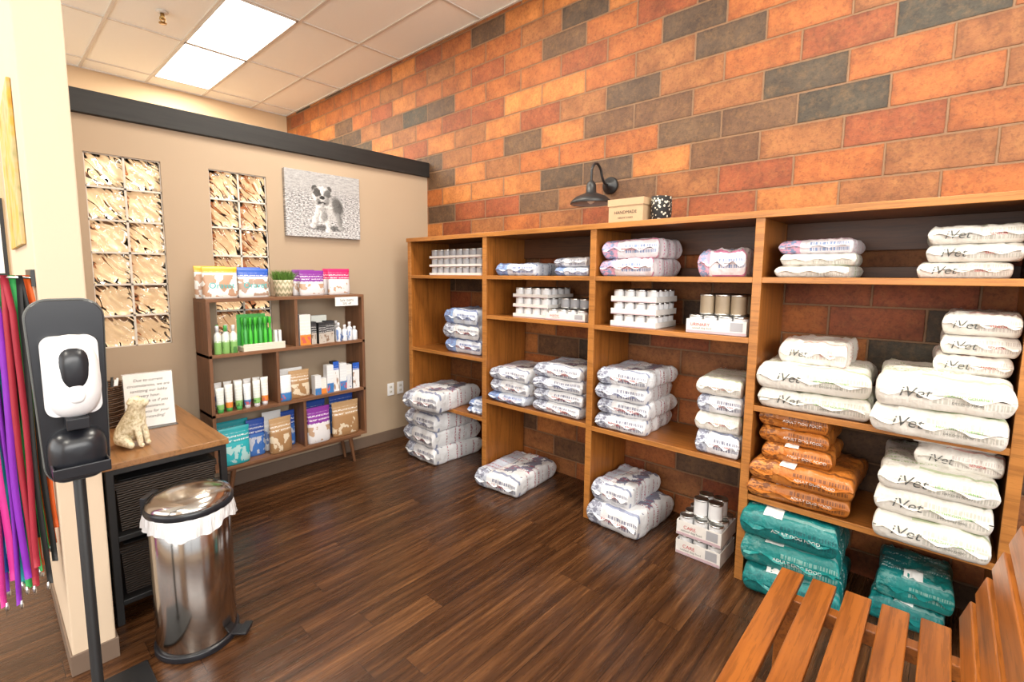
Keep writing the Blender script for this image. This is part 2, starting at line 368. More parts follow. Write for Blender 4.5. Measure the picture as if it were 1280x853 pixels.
for y in ys: m.box(-3.2,B,y-.012,y+.012,CH-.0035,CH+.0065,'tbar')
m.box(B-.02,B,-2.6,FW,CH-.006,CH+.004,'tbar'); m.box(-3.2,B,FW-.02,FW,CH-.006,CH+.004,'tbar')
m.build()
trof=[(1.498,5.272),(1.498,4.144),(-1.93,5.272),(-1.93,3.016),(1.498,1.888-.0),(1.498,-.368),(-1.36,-.368)]  # panels beyond the visible pair are unseen, added to brighten room and brick
for i,(x,y) in enumerate(trof):
    t=MB("ceiling_light_panel"); t.box(x+.014,x+TX-.014,y+.014,y+TY-.014,CH-.003,CH+.003,'lamp')
    for a,b_,c_,d_ in ((x+.012,x+.024,y+.012,y+TY-.012),(x+TX-.024,x+TX-.012,y+.012,y+TY-.012),(x+.012,x+TX-.012,y+.012,y+.024),(x+.012,x+TX-.012,y+TY-.024,y+TY-.012)): t.box(a,b_,c_,d_,CH-.008,CH+.003,'tbar')
    t.build()
m=MB("fire_sprinkler"); c=(1.23,4.82,CH); M['brass']=plain("aged_brass",(.35,.22,.08),.35,1.0)
m.lathe((c[0],c[1],CH-.012),[(.045,.012),(.04,.004),(.02,0)],'tbar',20); m.lathe((c[0],c[1],CH-.06),[(.014,0),(.016,.05)],'brass',10)
m.tube([(c[0]-.014,c[1],CH-.04),(c[0]-.02,c[1],CH-.06),(c[0],c[1],CH-.085)],.005,'brass'); m.tube([(c[0]+.014,c[1],CH-.04),(c[0]+.02,c[1],CH-.06),(c[0],c[1],CH-.085)],.005,'brass')
m.lathe((c[0],c[1],CH-.09),[(.030,0),(.030,.004)],'brass',12); m.build()
gw=[(.50,.888),(1.168,1.556)]; gz0,gz1=1.105,2.28
SR=.292; SL=.155
m=MB("wall_back"); y0,y1=W,W+.13
segs=[(SL,gw[0][0]),(gw[0][1],gw[1][0]),(gw[1][1],B)]
for a,b_ in segs: m.box(a,b_,y0,y1,0,2.49,'tan')
for a,b_ in gw: m.box(a,b_,y0,y1,0,gz0,'tan'); m.box(a,b_,y0,y1,gz1,2.49,'tan')
m.build()
m=MB("trim_beam"); m.box(SR+.002,B,W-.035,W+.16,2.49,2.624,'beam'); m.build(.004)
m=MB("wall_stub"); m.box(SL,SR,2.365,W,0,CH,'cream'); m.build(.006)
m=MB("baseboard_back"); m.box(SR,B,W-.014,W,0,.10,'base'); m.build(.003)
m=MB("baseboard_stub"); m.box(SL-.008,SR+.008,2.357,2.365,0,.085,'base'); m.box(SL-.008,SL,2.365,W,0,.085,'base'); m.box(SR,SR+.008,2.365,W-.014,0,.085,'base'); m.build(.002)
m=MB("baseboard_far"); m.box(-3.2,B,FW-.014,FW,0,.10,'base'); m.build(.003)
for k,(a,b_) in enumerate(gw):
    m=MB("window_%d"%(k+2)); bw=(b_-a)/2; bh=(gz1-gz0)/6
    for i in range(3): x=a+bw*i; m.box(max(a,x-.006),min(b_,x+.006),W+.012,W+.118,gz0,gz1,'mortar')
    for j in range(7): z=gz0+bh*j; m.box(a,b_,W+.012,W+.118,max(gz0,z-.006),min(gz1,z+.006),'mortar')
    for i in range(2):
        for j in range(6):
            x0,x1=a+bw*i+.006,a+bw*(i+1)-.006; z0,z1=gz0+bh*j+.006,gz0+bh*(j+1)-.006
            n=6;vs=[];fs=[]
            for sd,yy in ((-1,W+.018),(1,W+.112)):
                for p in range(n+1):
                    for q in range(n+1):
                        u=p/n;v=q/n; bul=.010*(1-(2*u-1)**6)*(1-(2*v-1)**6)
                        vs.append((x0+(x1-x0)*u,yy+sd*bul,z0+(z1-z0)*v))
            mm=(n+1)**2
            for sd in (0,1):
                for p in range(n):
                    for q in range(n):
                        t=sd*mm+p*(n+1)+q; f=(t,t+n+1,t+n+2,t+1); fs.append(f if sd==0 else f[::-1])
            ring=[p*(n+1) for p in range(n+1)]+[n*(n+1)+q for q in range(1,n+1)]+[p*(n+1)+n for p in range(n-1,-1,-1)]+[q for q in range(n-1,0,-1)]
            for r in range(len(ring)): p_,q_=ring[r],ring[(r+1)%len(ring)]; fs.append((q_,p_,p_+mm,q_+mm))
            m.add(vs,fs,'glass',True)
    m.build()
for x in (2.63,2.74):
    m=MB("wall_outlet"); m.box(x-.035,x+.035,W-.008,W,.43,.545,'white')
    for z in (.465,.51): m.box(x-.016,x+.016,W-.010,W-.007,z-.014,z+.014,'tbar'); m.box(x-.008,x-.004,W-.011,W-.008,z-.006,z+.006,'black'); m.box(x+.004,x+.008,W-.011,W-.008,z-.006,z+.006,'black')
    m.build(.002)
# ------------------------------------------------------------------ canvas photo of a running bulldog (procedural print)
cx0,cx1,cz0,cz1=1.68,2.325,1.858,2.365
g=G("dog_photo_print"); o=g.obj(); x,y,z=g.sep(o)
U_=g.n("MapRange",{0:x,1:cx0,2:cx1},clamp=False).outputs[0]; V_=g.n("MapRange",{0:z,1:cz0,2:cz1},clamp=False).outputs[0]
nz=g.noise(g.vec(g.math('MULTIPLY',x,55.),g.math('MULTIPLY',z,110.)),1.,5,.75)
c=g.ramp(g.math('ADD',nz,g.math('MULTIPLY',V_,-.05)),[(.32,(.04,.04,.04)),(.45,(.26,.26,.27)),(.60,(.75,.75,.76))])
hz=g.n("MapRange",{0:V_,1:.60,2:.78}).outputs[0]
c=g.mix(g.math('MULTIPLY',hz,.8),c,g.mix(g.noise(g.vec(g.math('MULTIPLY',x,20.),g.math('MULTIPLY',z,70.)),1.,3),(.16,.16,.16),(.60,.60,.61)))
wn=g.math('MULTIPLY',g.math('SUBTRACT',g.noise(o,45,5,.75),.5),.075); wn2=g.math('MULTIPLY',g.math('SUBTRACT',g.noise(g.vscale(o,(1.2,1,1)),38,5,.75),.5),.075)
Uw=g.math('ADD',U_,wn); Vw=g.math('ADD',V_,wn2)
fur=g.noise(o,75,5,.75)
def EL(c,cx,cy,rx,ry,rot,val,soft=.3,a=1.):
    dx=g.math('SUBTRACT',Uw,cx); dy=g.math('MULTIPLY',g.math('SUBTRACT',Vw,cy),.786)
    cr,sr=math.cos(rot),math.sin(rot); ry*=.786
    p=g.math('DIVIDE',g.math('ADD',g.math('MULTIPLY',dx,cr),g.math('MULTIPLY',dy,sr)),rx); q=g.math('DIVIDE',g.math('SUBTRACT',g.math('MULTIPLY',dy,cr),g.math('MULTIPLY',dx,sr)),ry)
    d=g.math('SQRT',g.math('ADD',g.math('MULTIPLY',p,p),g.math('MULTIPLY',q,q)))
    mk=g.n("MapRange",{0:d,1:1+soft/2,2:1-soft/2}).outputs[0]
    sh=g.math('ADD',fur,g.math('MULTIPLY',p,-.22))
    return g.mix(g.math('MULTIPLY',mk,a),c,g.ramp(sh,[(.2,(val*.35,)*3),(.55,(val*.95,)*3),(.8,(min(1,val*1.25),)*3)]))
for e in [(.53,.15,.24,.045,0,.04,.6,.8),(.63,.47,.12,.19,.35,.45),(.67,.50,.075,.15,.3,.12,.5),(.70,.28,.035,.13,.25,.25),(.72,.16,.045,.035,0,.35),
          (.50,.43,.115,.20,.05,.75),(.38,.30,.038,.15,-.35,.65),(.34,.18,.045,.035,0,.7),(.54,.24,.040,.15,.08,.7),(.545,.11,.048,.038,0,.75),(.49,.33,.05,.09,0,.30,.6),
          (.370,.765,.036,.034,.6,.06,.3),(.570,.765,.036,.034,-.6,.08,.3),(.47,.65,.120,.135,0,.75),(.405,.69,.052,.075,.3,.07,.35),(.54,.68,.048,.07,-.3,.12,.4),(.475,.73,.02,.06,0,.8),
          (.47,.57,.095,.075,0,.55,.4),(.415,.555,.03,.06,.2,.22,.6),(.525,.555,.03,.06,-.2,.25,.6),(.47,.625,.036,.03,0,.02,.25),(.47,.535,.055,.022,0,.03,.4),(.472,.505,.028,.028,0,.40,.4),(.47,.44,.06,.045,0,.40,.7)]:
    c=EL(c,*e)
M['dogphoto']=g.bsdf(c,.6)
m=MB("dog_photo_canvas"); m.box(cx0,cx1,W-.035,W-.001,cz0,cz1,'dogphoto'); m.build(.002)
# ------------------------------------------------------------------ large shelving
SX=2.623; D=[-.229,.681,1.592,2.509,3.426]; SH=1.871; T=.034
m=MB("wooden_shelving_unit"); XB=B-.02
for i,d in enumerate(D):
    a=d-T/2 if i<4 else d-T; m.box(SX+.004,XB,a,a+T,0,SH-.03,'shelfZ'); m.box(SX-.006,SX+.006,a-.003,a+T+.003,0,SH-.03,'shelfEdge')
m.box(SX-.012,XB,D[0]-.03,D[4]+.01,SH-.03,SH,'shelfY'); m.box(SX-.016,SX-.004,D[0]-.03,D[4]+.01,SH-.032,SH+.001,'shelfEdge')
lev=[(0,[1.557,.926,.467]),(1,[1.557,1.258,.615]),(2,[1.557,1.264,.621]),(3,[1.557,.93,.467])]
for i,zs in lev:
    a=D[i]+T/2; b_=D[i+1]-T/2 if i<3 else D[4]-T
    for z in zs:
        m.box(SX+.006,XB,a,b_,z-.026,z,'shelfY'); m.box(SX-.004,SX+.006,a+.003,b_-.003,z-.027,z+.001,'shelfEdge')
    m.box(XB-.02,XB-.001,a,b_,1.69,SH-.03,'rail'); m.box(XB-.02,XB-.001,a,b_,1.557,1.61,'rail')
m.build(.002)
# ------------------------------------------------------------------ bag stacks
def stack(bags,name="pet_food_bag_stack"):
    m=MB(name)
    for i,b in enumerate(bags):
        x0,x1,y0,y1,z0,h,mat=b[:7]; kw=b[7] if len(b)>7 else {}
        m.bag(x0,x1,y0,y1,z0,h,mat,seed=random.random()*50,**kw)
    return m.build()
def pile(x0,x1,y0,y1,z,hs,mats,jit=.016,text=None,seal='X',yaws=None,**kw):
    out=[]
    for i,h in enumerate(hs):
        dx,dy=random.uniform(-jit,jit),random.uniform(-jit,jit)
        k=dict(seal=seal,yaw=(yaws[i] if yaws else random.uniform(-.045,.045)))
        if text: k['text']=text[i%len(text)]
        k.update(kw)
        out.append((x0+dx,x1+dx,y0+dy,y1+dy,z,h*1.04,mats[i%len(mats)],k)); z+=h
    return out,z
RT=[[("ROYAL CANIN",.026,-.12,-.05,'inkred')],[("ROYAL CANIN",.024,-.2,-.05,'inkred')],[("VETERINARY DIET",.020,-.2,-.05,'inkblue')]]
IT=[[("iVet",.058,.38,0,'ink'),("HEALTHY GOURMET",.014,-.36,.02,'inkgreen'),("DRY DOG FOOD",.011,-.36,-.17,'ink')]]
IT2=[[("iVet",.045,.38,-.03,'ink'),("SENIOR",.014,-.42,-.03,'inkred')]]
P=pile
stack(P(2.68,3.02,2.62,3.02,.93,[.115,.12,.12],['royalb','royal'],text=RT)[0])
stack(P(2.40,2.97,2.86,3.24,.467,[.15],['royal'],text=RT,yaws=[.14])[0],"pet_food_bag")
stack(P(2.66,2.95,2.56,2.72,.467,[.055,.055],['royalb'])[0])
stack(P(2.48,3.04,2.93,3.32,0,[.135,.14,.13],['royal'],text=RT)[0])
stack(P(2.68,3.05,2.07,2.44,1.557,[.085],['royalb'])[0],"pet_food_bag")
stack(P(2.68,3.05,1.66,1.92,1.557,[.06,.06],['royalb','royal'])[0])
stack(P(2.62,3.04,2.12,2.47,.621,[.07,.10,.09],['royalb','royal','royal'],text=RT)[0])
stack(P(2.64,3.05,1.66,2.05,.621,[.08,.085,.085,.085],['royal'],text=RT)[0])
stack(P(2.48,3.04,2.10,2.48,0,[.13],['royal'],text=RT,yaws=[.08])[0],"pet_food_bag")
stack(P(2.66,3.03,1.22,1.56,1.557,[.105,.11],['pink'],text=[[("HYPOALLERGENIC",.018,-.15,-.05,'inkred')]])[0])
stack(P(2.68,3.03,.73,.97,1.557,[.14],['pink'])[0],"pet_food_bag")
stack(P(2.63,3.05,1.22,1.55,.615,[.095]*4,['royal'],text=RT)[0])
o_,z=P(2.65,3.05,.72,.94,.615,[.12,.10,.10,.09],['royal','ivet'],text=[[("ROYAL CANIN",.016,-.15,-.03,'inkred')]])
stack(o_)
stack(P(2.58,3.06,1.20,1.55,0,[.15],['royal'],text=RT)[0]+P(2.62,3.04,1.30,1.56,.150,[.12],['royal'],text=[[("ROYAL CANIN",.018,-.15,-.03,'inkred')]])[0])
stack(P(2.67,3.02,.33,.62,1.557,[.055,.055,.065],['ivet','ivet','pink'])[0])
stack(P(2.66,3.02,-.18,.09,1.557,[.065,.07,.07],['ivet'],text=IT2)[0])
stack(P(2.62,3.05,.22,.66,.926,[.10,.12],['ivet'],text=IT)[0]+P(2.66,3.0,.30,.57,1.146,[.11],['ivetr'],text=IT2)[0])
stack(P(2.52,3.03,-.205,.19,.926,[.12,.13],['ivet'],text=IT)[0]+P(2.66,3.02,-.20,.02,1.176,[.08,.08,.085],['ivetr'],text=IT2)[0])
BT=[[("ADULT DOG FOOD",.018,-.30,-.03,'inkwhite')]]
stack(P(2.60,3.04,.24,.66,.467,[.095,.10],['brown'],text=BT,topbox=[('inkwhite',-.93,-.55,.1,.40)])[0]+P(2.66,3.02,.34,.63,.662,[.08,.08,.09],['brown'],text=BT,topbox=[('inkwhite',-.93,-.45,-.05,.35)])[0])
stack(P(2.56,3.04,-.205,.15,.467,[.11,.11,.10],['ivet'],text=IT)[0]+P(2.66,3.02,-.20,.06,.787,[.085,.085],['ivetr'],text=IT2)[0])
stack(P(2.56,3.05,.27,.67,0,[.14,.14,.14],['teal','tealg'],text=[[("ADULT DOG FOOD",.022,-.2,-.03,'inkwhite')]],topbox=[('inkwhite',-.93,-.55,.1,.5)])[0])
stack(P(2.74,3.06,-.10,.16,0,[.12,.12],['teal','tealg'],topbox=[('inkwhite',-.9,-.5,-.2,.3)])[0])
# ------------------------------------------------------------------ cans
col('labwhite',(.70,.70,.72)); col('labgrey',(.36,.36,.39)); col('labtaupe',(.36,.28,.19)); col('carton',(.74,.71,.68)); col('cartonp',(.52,.38,.42)); col('kraft',(.50,.34,.20))
def cantray(name,x0,y0,nx,ny,r,h,layers,z,lab,trayh=.03,tmat='carton',every=True,label=None):
    m=MB(name); w=2*r+.002
    for l in range(layers):
        if trayh and (every or l==0):
            X1=x0+nx*w;Y1=y0+ny*w; t=.002; th=trayh
            m.box(x0-t,X1+t,y0-t,Y1+t,z,z+t,tmat)
            m.box(x0-t,x0,y0-t,Y1+t,z,z+th,tmat);m.box(X1,X1+t,y0-t,Y1+t,z,z+th,tmat);m.box(x0,X1,y0-t,y0,z,z+th,tmat);m.box(x0,X1,Y1,Y1+t,z,z+th,tmat)
            m.box(x0-t-.001,x0-t,y0,Y1,z+th*.04,z+th*.22,'cartonp')
            if label:
                text_on(m,label,th*.32,(x0-t-.0015,Y1-.07,z+th*.62),(0,-1,0),(0,0,1),'inkred'); text_on(m,"canned dog food",th*.2,(x0-t-.0015,Y1-.08,z+th*.38),(0,-1,0),(0,0,1),'ink')
                m.box(x0-t-.001,x0-t,y0+.015,y0+.075,z+th*.3,z+th*.9,'labgrey')
            z+=t
        for i in range(nx):
            for j in range(ny): m.can(x0+w*(i+.5),y0+w*(j+.5),z,r,h,lab)
        z+=h
    m.build()
cantray("canned_food_tray",2.68,2.60,4,8,.037,.068,3,1.557,'labgrey',.02)
cantray("canned_food_tray",2.69,1.98,4,4,.037,.068,3,1.264,'labwhite',.025)
cantray("canned_food_tray",2.66,1.665,4,4,.037,.070,1,1.264,'labwhite',.05,label="DIGESTIVE")
cantray("canned_food_tray",2.76,1.71,2,3,.037,.070,1,1.337,'labgrey',0)
cantray("canned_food_tray",2.66,1.20,4,4,.034,.072,3,1.258,'labwhite',.035,every=True)
cantray("canned_food_tray",2.655,.725,4,4,.036,.095,1,1.258,'labwhite',.075,label="URINARY")
cantray("canned_food_tray",2.68,.745,3,3,.038,.11,1,1.356,'labtaupe',0)
cantray("canned_food_tray",2.64,.78,3,3,.038,.11,2,0,'labwhite',.085,label="CARE")
cantray("canned_food_tray",2.68,.80,2,2,.038,.10,1,.226,'labwhite',0)
# ------------------------------------------------------------------ barn lamp
m=MB("gooseneck_wall_lamp"); ly=1.76
m.lathe((B,ly,2.18),[(.058,0),(.058,.012),(.05,.022),(.022,.03),(.018,.05)],'black',28,axis='X')
pts=[(3.06,2.18),(3.02,2.185),(2.985,2.22),(2.965,2.265),(2.93,2.295),(2.89,2.295),(2.86,2.265),(2.85,2.22),(2.85,2.17)]
sm=[]
for i in range(len(pts)-1):
    for t in (0,.33,.66):
        a=Vector(pts[max(i-1,0)]);b_=Vector(pts[i]);c_=Vector(pts[i+1]);d_=Vector(pts[min(i+2,len(pts)-1)])
        q=.5*((2*b_)+(c_-a)*t+(2*a-5*b_+4*c_-d_)*t*t+(3*b_-a-3*c_+d_)*t**3); sm.append((q.x,ly,q.y))
sm.append((2.85,ly,2.17)); m.tube(sm,.0085,'black')
m.lathe((2.85,ly,2.03),[(.132,0),(.135,.004),(.126,.022),(.10,.045),(.06,.062),(.034,.072),(.032,.12),(.026,.135),(.012,.15)],'black',36,cap=False)
m.lathe((2.85,ly,2.03),[(.128,.002),(.118,.02),(.09,.04),(.03,.06)],'labgrey',36,cap=False); m.lathe((2.85,ly,2.03),[(.005,.0),(.024,.012),(.028,.03),(.015,.06)],'inkwhite',16)
m.build()
m=MB("cardboard_box"); m.box(2.70,2.88,1.32,1.54,SH+.001,SH+.125,'kraft'); m.box(2.695,2.885,1.315,1.545,SH+.105,SH+.145,'kraft'); text_on(m,"HANDMADE",.026,(2.6985,1.43,SH+.065),(0,-1,0),(0,0,1),'inkblk'); text_on(m,"natural treats",.018,(2.6985,1.43,SH+.035),(0,-1,0),(0,0,1),'inkblk'); m.build(.003)
g=G("dotted_fabric"); o=g.obj(); v=g.n("TexVoronoi",{'Vector':o,'Scale':55}); M['dots']=g.bsdf(g.mix(g.math('LESS_THAN',v.outputs[0],.35),(.01,.01,.01),(.6,.55,.45)),.7)
m=MB("patterned_basket"); m.lathe((2.80,1.255,SH+.001),[(.042,0),(.052,.02),(.054,.08),(.052,.145),(.047,.145),(.047,.04)],'dots',24,sx=1.4); m.build()
# ------------------------------------------------------------------ display bookcase
m=MB("display_bookcase"); X0,X1,Y0,Y1=1.02,2.19,3.46,3.72; t=.022; Z=[.245,.62,1.02,1.39]
for z in Z: m.box(X0,X1,Y0,Y1,z-t/2,z+t/2,'caseX')
for x in (X0,X1-t): m.box(x,x+t,Y0,Y1,Z[0]+t/2,Z[3]-t/2,'caseZ')
def vd(x,a,b_): m.box(x-t/2,x+t/2,Y0+.006,Y1,a+t/2,b_-t/2,'caseZ')
vd(1.62,Z[2],Z[3]); vd(1.47,Z[1],Z[2]); vd(1.66,Z[0],Z[1])
m.box(X0+.04,X1-.04,Y0+.03,Y1-.03,Z[0]-.035,Z[0]-t/2,'caseX')
for x,dx in ((X0+.13,-.035),(X1-.13,.035)):
    for y in (Y0+.05,Y1-.06): m.tube([(x,y,Z[0]-.03),(x+dx,y,0.0)],[.018,.011],'caseZ',14)
m.build(.0015)
def pk(name,top,bot,ink,band=.55):
    g=G(name); u,v,_=g.sep(g.uv()); x_,y_,z_=g.sep(g.obj())
    c=g.mix(g.math('GREATER_THAN',v,band),bot,top)
    blob=g.math('GREATER_THAN',g.noise(g.vec(g.math('MULTIPLY',u,3.),g.math('MULTIPLY',v,3.),g.math('MULTIPLY',x_,9.)),1.,3),.54)
    c=g.mix(g.math('MULTIPLY',blob,g.math('MULTIPLY',g.band(v,.06,band-.08),.85)),c,ink)
    tx=g.math('MULTIPLY',g.math('GREATER_THAN',g.math('SINE',g.math('MULTIPLY',v,60.)),.3),g.math('GREATER_THAN',g.noise(g.vec(g.math('MULTIPLY',u,28.),g.math('MULTIPLY',v,12.)),1.,1),.5))
    c=g.mix(g.math('MULTIPLY',tx,g.math('MULTIPLY',g.band(v,band-.02,.85),.8)),c,(.9,.9,.9))
    M[name]=g.bsdf(c,.35); return name
pk('pk_yellow',(.75,.42,.02),(.80,.80,.78),(.45,.22,.10),.82); pk('pk_blue',(.02,.10,.50),(.80,.80,.80),(.35,.2,.12),.72)
pk('pk_purple',(.22,.03,.30),(.72,.70,.72),(.45,.25,.12),.55); pk('pk_pink',(.60,.02,.14),(.72,.70,.72),(.45,.25,.12),.6); pk('pk_tealbag',(.02,.35,.40),(.03,.42,.48),(.5,.7,.7),.6)
pk('pk_bluebag',(.02,.07,.35),(.05,.16,.48),(.6,.6,.65),.6)
pk('pk_brown',(.45,.28,.14),(.36,.20,.09),(.75,.65,.5),.6); pk('pk_dark',(.03,.03,.035),(.5,.45,.4),(.2,.1,.05),.5); pk('pk_white',(.78,.78,.78),(.70,.72,.76),(.05,.15,.45),.6)
pk('pk_wgreen',(.72,.76,.72),(.25,.50,.15),(.05,.2,.05),.35); pk('pk_wblue',(.75,.77,.80),(.05,.20,.50),(.6,.1,.1),.35); pk('pk_worange',(.78,.76,.72),(.75,.25,.04),(.6,.1,.1),.35)
col('capgreen',(.08,.42,.10)); col('greentube',(.07,.55,.05)); col('capblue',(.03,.1,.4)); col('cream_pl',(.72,.68,.58)); col('tealpl',(.03,.48,.52))
def pouches(name,items,labels=()):
    m=MB(name)
    for it in items: m.pouch(*it[:7],**(it[7] if len(it)>7 else {}))
    for (s_,sz,x,y,z,mt) in labels: text_on(m,s_,sz,(x,y,z),(1,0,0),(0,0,1),mt)
    m.build()
tp=Z[3]+t/2
pouches("dog_treat_pouch_group",[(1.135,3.53,tp,.22,.21,.07,'pk_yellow'),(1.10,3.60,tp,.20,.215,.05,'pk_yellow'),(1.35,3.53,tp,.21,.20,.07,'pk_blue'),(1.33,3.60,tp,.2,.21,.05,'pk_blue')],[("Oravet",.055,1.135,3.492,tp+.085,'tealpl'),("Oravet",.055,1.35,3.492,tp+.085,'tealpl')])
pouches("dog_chew_pouch_group",[(1.79,3.55,tp,.20,.19,.07,'pk_purple'),(1.76,3.62,tp,.18,.195,.05,'pk_purple'),(2.02,3.55,tp,.19,.205,.07,'pk_pink'),(2.01,3.62,tp,.18,.205,.05,'pk_pink')])
m=MB("potted_grass"); g=G("chevron_pot"); u,v,_=g.sep(g.uv()); zz=g.math('FRACT',g.math('ADD',g.math('MULTIPLY',v,5.),g.math('ABSOLUTE',g.math('SUBTRACT',g.math('FRACT',g.math('MULTIPLY',u,14.)),.5))))
M['pot']=g.bsdf(g.mix(g.math('GREATER_THAN',zz,.5),(.68,.60,.44),(.35,.33,.2)),.6)
m.lathe((1.575,3.56,tp),[(.055,0),(.062,.03),(.068,.08),(.070,.12),(.064,.12),(.062,.10)],'pot',28)
M['grassb']=plain("grass_blade",(.10,.22,.03),.6,var=.4)
for i in range(420):
    a=random.uniform(0,6.28);r=.06*math.sqrt(random.random()); x,y=1.575+r*math.cos(a),3.56+r*math.sin(a); ln=random.uniform(.05,.10); ax,ay=random.gauss(0,.018)+math.cos(a)*r*.4,random.gauss(0,.018)+math.sin(a)*r*.4; b_=random.uniform(0,3.14); wx,wy=.0022*math.cos(b_),.0022*math.sin(b_)
    m.add([(x-wx,y-wy,tp+.10),(x+wx,y+wy,tp+.10),(x+ax*.5+wx,y+ay*.5+wy,tp+.10+ln*.6),(x+ax,y+ay,tp+.10+ln),(x+ax*.5-wx,y+ay*.5-wy,tp+.10+ln*.6)],[(0,1,2,3,4)],'grassb')
m.build()
m=MB("price_card"); m.box(1.93,2.13,3.453,3.4575,1.315,1.385,'inkwhite'); text_on(m,"Sale items",.03,(2.03,3.4525,1.36),(1,0,0),(0,0,1),'ink'); text_on(m,"20% off",.025,(2.03,3.4525,1.333),(1,0,0),(0,0,1),'ink'); m.build()
z=Z[2]+t/2
def bottle(m,x,y,z,r,h,body,cap):
    m.lathe((x,y,z),[(r*.95,0),(r,.004),(r,h*.62),(r*.8,h*.70),(r*.42,h*.76),(r*.42,h*.8)],body,18); m.lathe((x,y,z+h*.79),[(r*.5,0),(r*.5,h*.18),(r*.42,h*.21)],cap,16)
m=MB("shampoo_bottle_group")
for i,(x,y) in enumerate([(1.09,3.50),(1.14,3.50),(1.19,3.50),(1.11,3.56),(1.165,3.56)]): bottle(m,x,y,z,.023,.19,'pk_wgreen','capgreen' if i%2 else 'white')
m.build()
m=MB("dental_spray_display")
m.box(1.245,1.535,3.475,3.60,z,z+.03,'cream_pl'); m.box(1.245,1.535,3.475,3.48,z+.03,z+.05,'cream_pl'); m.box(1.25,1.45,3.60,3.604,z,z+.25,'capgreen')
for i in range(6):
    for j in range(2): m.lathe((1.28+i*.034,3.53+j*.05,z+.03),[(.012,0),(.012,.10),(.006,.12),(.006,.15),(.011,.155),(.011,.20)],'greentube' if (i+j)%3 else 'capgreen',12)
for i in range(2): m.box(1.47+i*.03,1.49+i*.03,3.50,3.53,z+.03,z+.13,'white')
m.build(.002)
def bx(m,x0,w,y0,d,z,h,mat):
    vs=[(x0,y0,z),(x0+w,y0,z),(x0+w,y0,z+h),(x0,y0,z+h)]
    m.box(x0,x0+w,y0+.001,y0+d,z,z+h,'white' if mat.startswith('pk_w') else 'black'); m.add(vs,[(0,1,2,3)],mat,False,[(0,0),(1,0),(1,1),(0,1)])
m=MB("supplement_box_group"); bx(m,1.655,.085,3.49,.06,z,.23,'pk_worange'); bx(m,1.75,.04,3.50,.06,z,.17,'pk_dark'); bx(m,1.80,.06,3.48,.06,z,.16,'pk_dark'); bx(m,1.865,.075,3.50,.05,z,.17,'pk_dark'); bx(m,1.79,.13,3.58,.05,z,.21,'pk_wgreen'); m.build()
m=MB("supplement_bottle_group")
for x,y,h in ((1.975,3.50,.15),(2.03,3.50,.13),(2.08,3.51,.15),(2.13,3.52,.11),(2.0,3.58,.16)): bottle(m,x,y,z,.024,h,'pk_white','white')
m.build()
z=Z[1]+t/2
m=MB("skin_cream_tube_group")
for i in range(6): m.tubepack(1.085+i*.06,3.50+(i%2)*.012,z,.045,.17+(i%3)*.015,['pk_wgreen','pk_worange','pk_wgreen','pk_wblue'][i%4],'capgreen' if i<3 else 'white')
for i in range(5): m.tubepack(1.10+i*.065,3.59,z,.045,.19,'pk_white','white')
m.build()
pouches("joint_chew_pouch_group",[(1.53,3.50,z,.09,.19,.05,'pk_wblue'),(1.65,3.53,z,.16,.21,.07,'pk_brown'),(1.61,3.60,z,.2,.22,.05,'pk_white')])
m=MB("medicine_box_group")
x=1.76
for i,(w,h,mt) in enumerate([(.05,.15,'pk_wblue'),(.045,.12,'pk_worange'),(.055,.22,'pk_wblue'),(.05,.24,'pk_blue'),(.06,.22,'pk_wblue'),(.05,.20,'pk_white'),(.06,.21,'pk_blue')]): bx(m,x,w,3.49+(i%2)*.01,.06,z,h,mt); x+=w+.003
m.build()
z=Z[0]+t/2
pouches("cat_treat_pouch_group",[(1.16,3.50,z,.20,.26,.08,'pk_tealbag'),(1.18,3.60,z,.22,.28,.06,'pk_tealbag'),(1.325,3.56,z,.13,.27,.06,'pk_bluebag')])
pouches("biscuit_pouch_group",[(1.48,3.50,z,.17,.26,.08,'pk_brown',dict(yaw=.1)),(1.46,3.60,z,.14,.29,.06,'pk_white'),(1.58,3.60,z,.11,.27,.06,'pk_bluebag')])
pouches("dog_biscuit_pouch_group",[(1.78,3.50,z,.19,.28,.08,'pk_purple'),(1.79,3.60,z,.2,.31,.06,'pk_bluebag'),(2.02,3.51,z,.24,.28,.08,'pk_brown'),(2.04,3.61,z,.22,.33,.06,'pk_bluebag')])
# ------------------------------------------------------------------ console table
m=MB("console_table"); ax,bx_,ay,by=.315,.82,2.55,3.60; zt=.75
m.box(ax,bx_,ay,by,zt-.028,zt,'tabletop'); m.box(ax+.01,bx_-.01,ay+.01,by-.01,zt-.055,zt-.028,'black')
for x in (ax+.01,bx_-.04):
    for y in (ay+.01,by-.04): m.box(x,x+.03,y,y+.03,0,zt-.05,'black')
for z in (.10,.40):
    m.box(ax+.01,bx_-.01,ay+.012,ay+.032,z-.012,z+.012,'black'); m.box(ax+.01,bx_-.01,by-.032,by-.012,z-.012,z+.012,'black'); m.box(bx_-.035,bx_-.015,ay+.04,by-.04,z-.012,z+.012,'black'); m.box(ax+.015,ax+.035,ay+.04,by-.04,z-.012,z+.012,'black')
    m.box(ax+.04,bx_-.04,ay+.03,by-.03,z-.008,z+.004,'black')
m.build(.003)
for z in (.106,.406):
    for k in range(2):
        ya=ay+.06+k*.48; m=MB("storage_basket")
        m.box(ax+.05,bx_-.05,ya,ya+.43,z,z+.22,'dwicker',taper=.94); m.box(ax+.045,bx_-.045,ya-.005,ya+.435,z+.205,z+.235,'dwicker'); m.box(ax+.065,bx_-.065,ya+.015,ya+.415,z+.2352,z+.237,'black'); m.build(.008)
m=MB("tabletop_sign"); 
m.M=Matrix.Translation((.60,3.03,.75))@Matrix.Rotation(-.12,4,'Z')@Matrix.Rotation(-.14,4,'X')
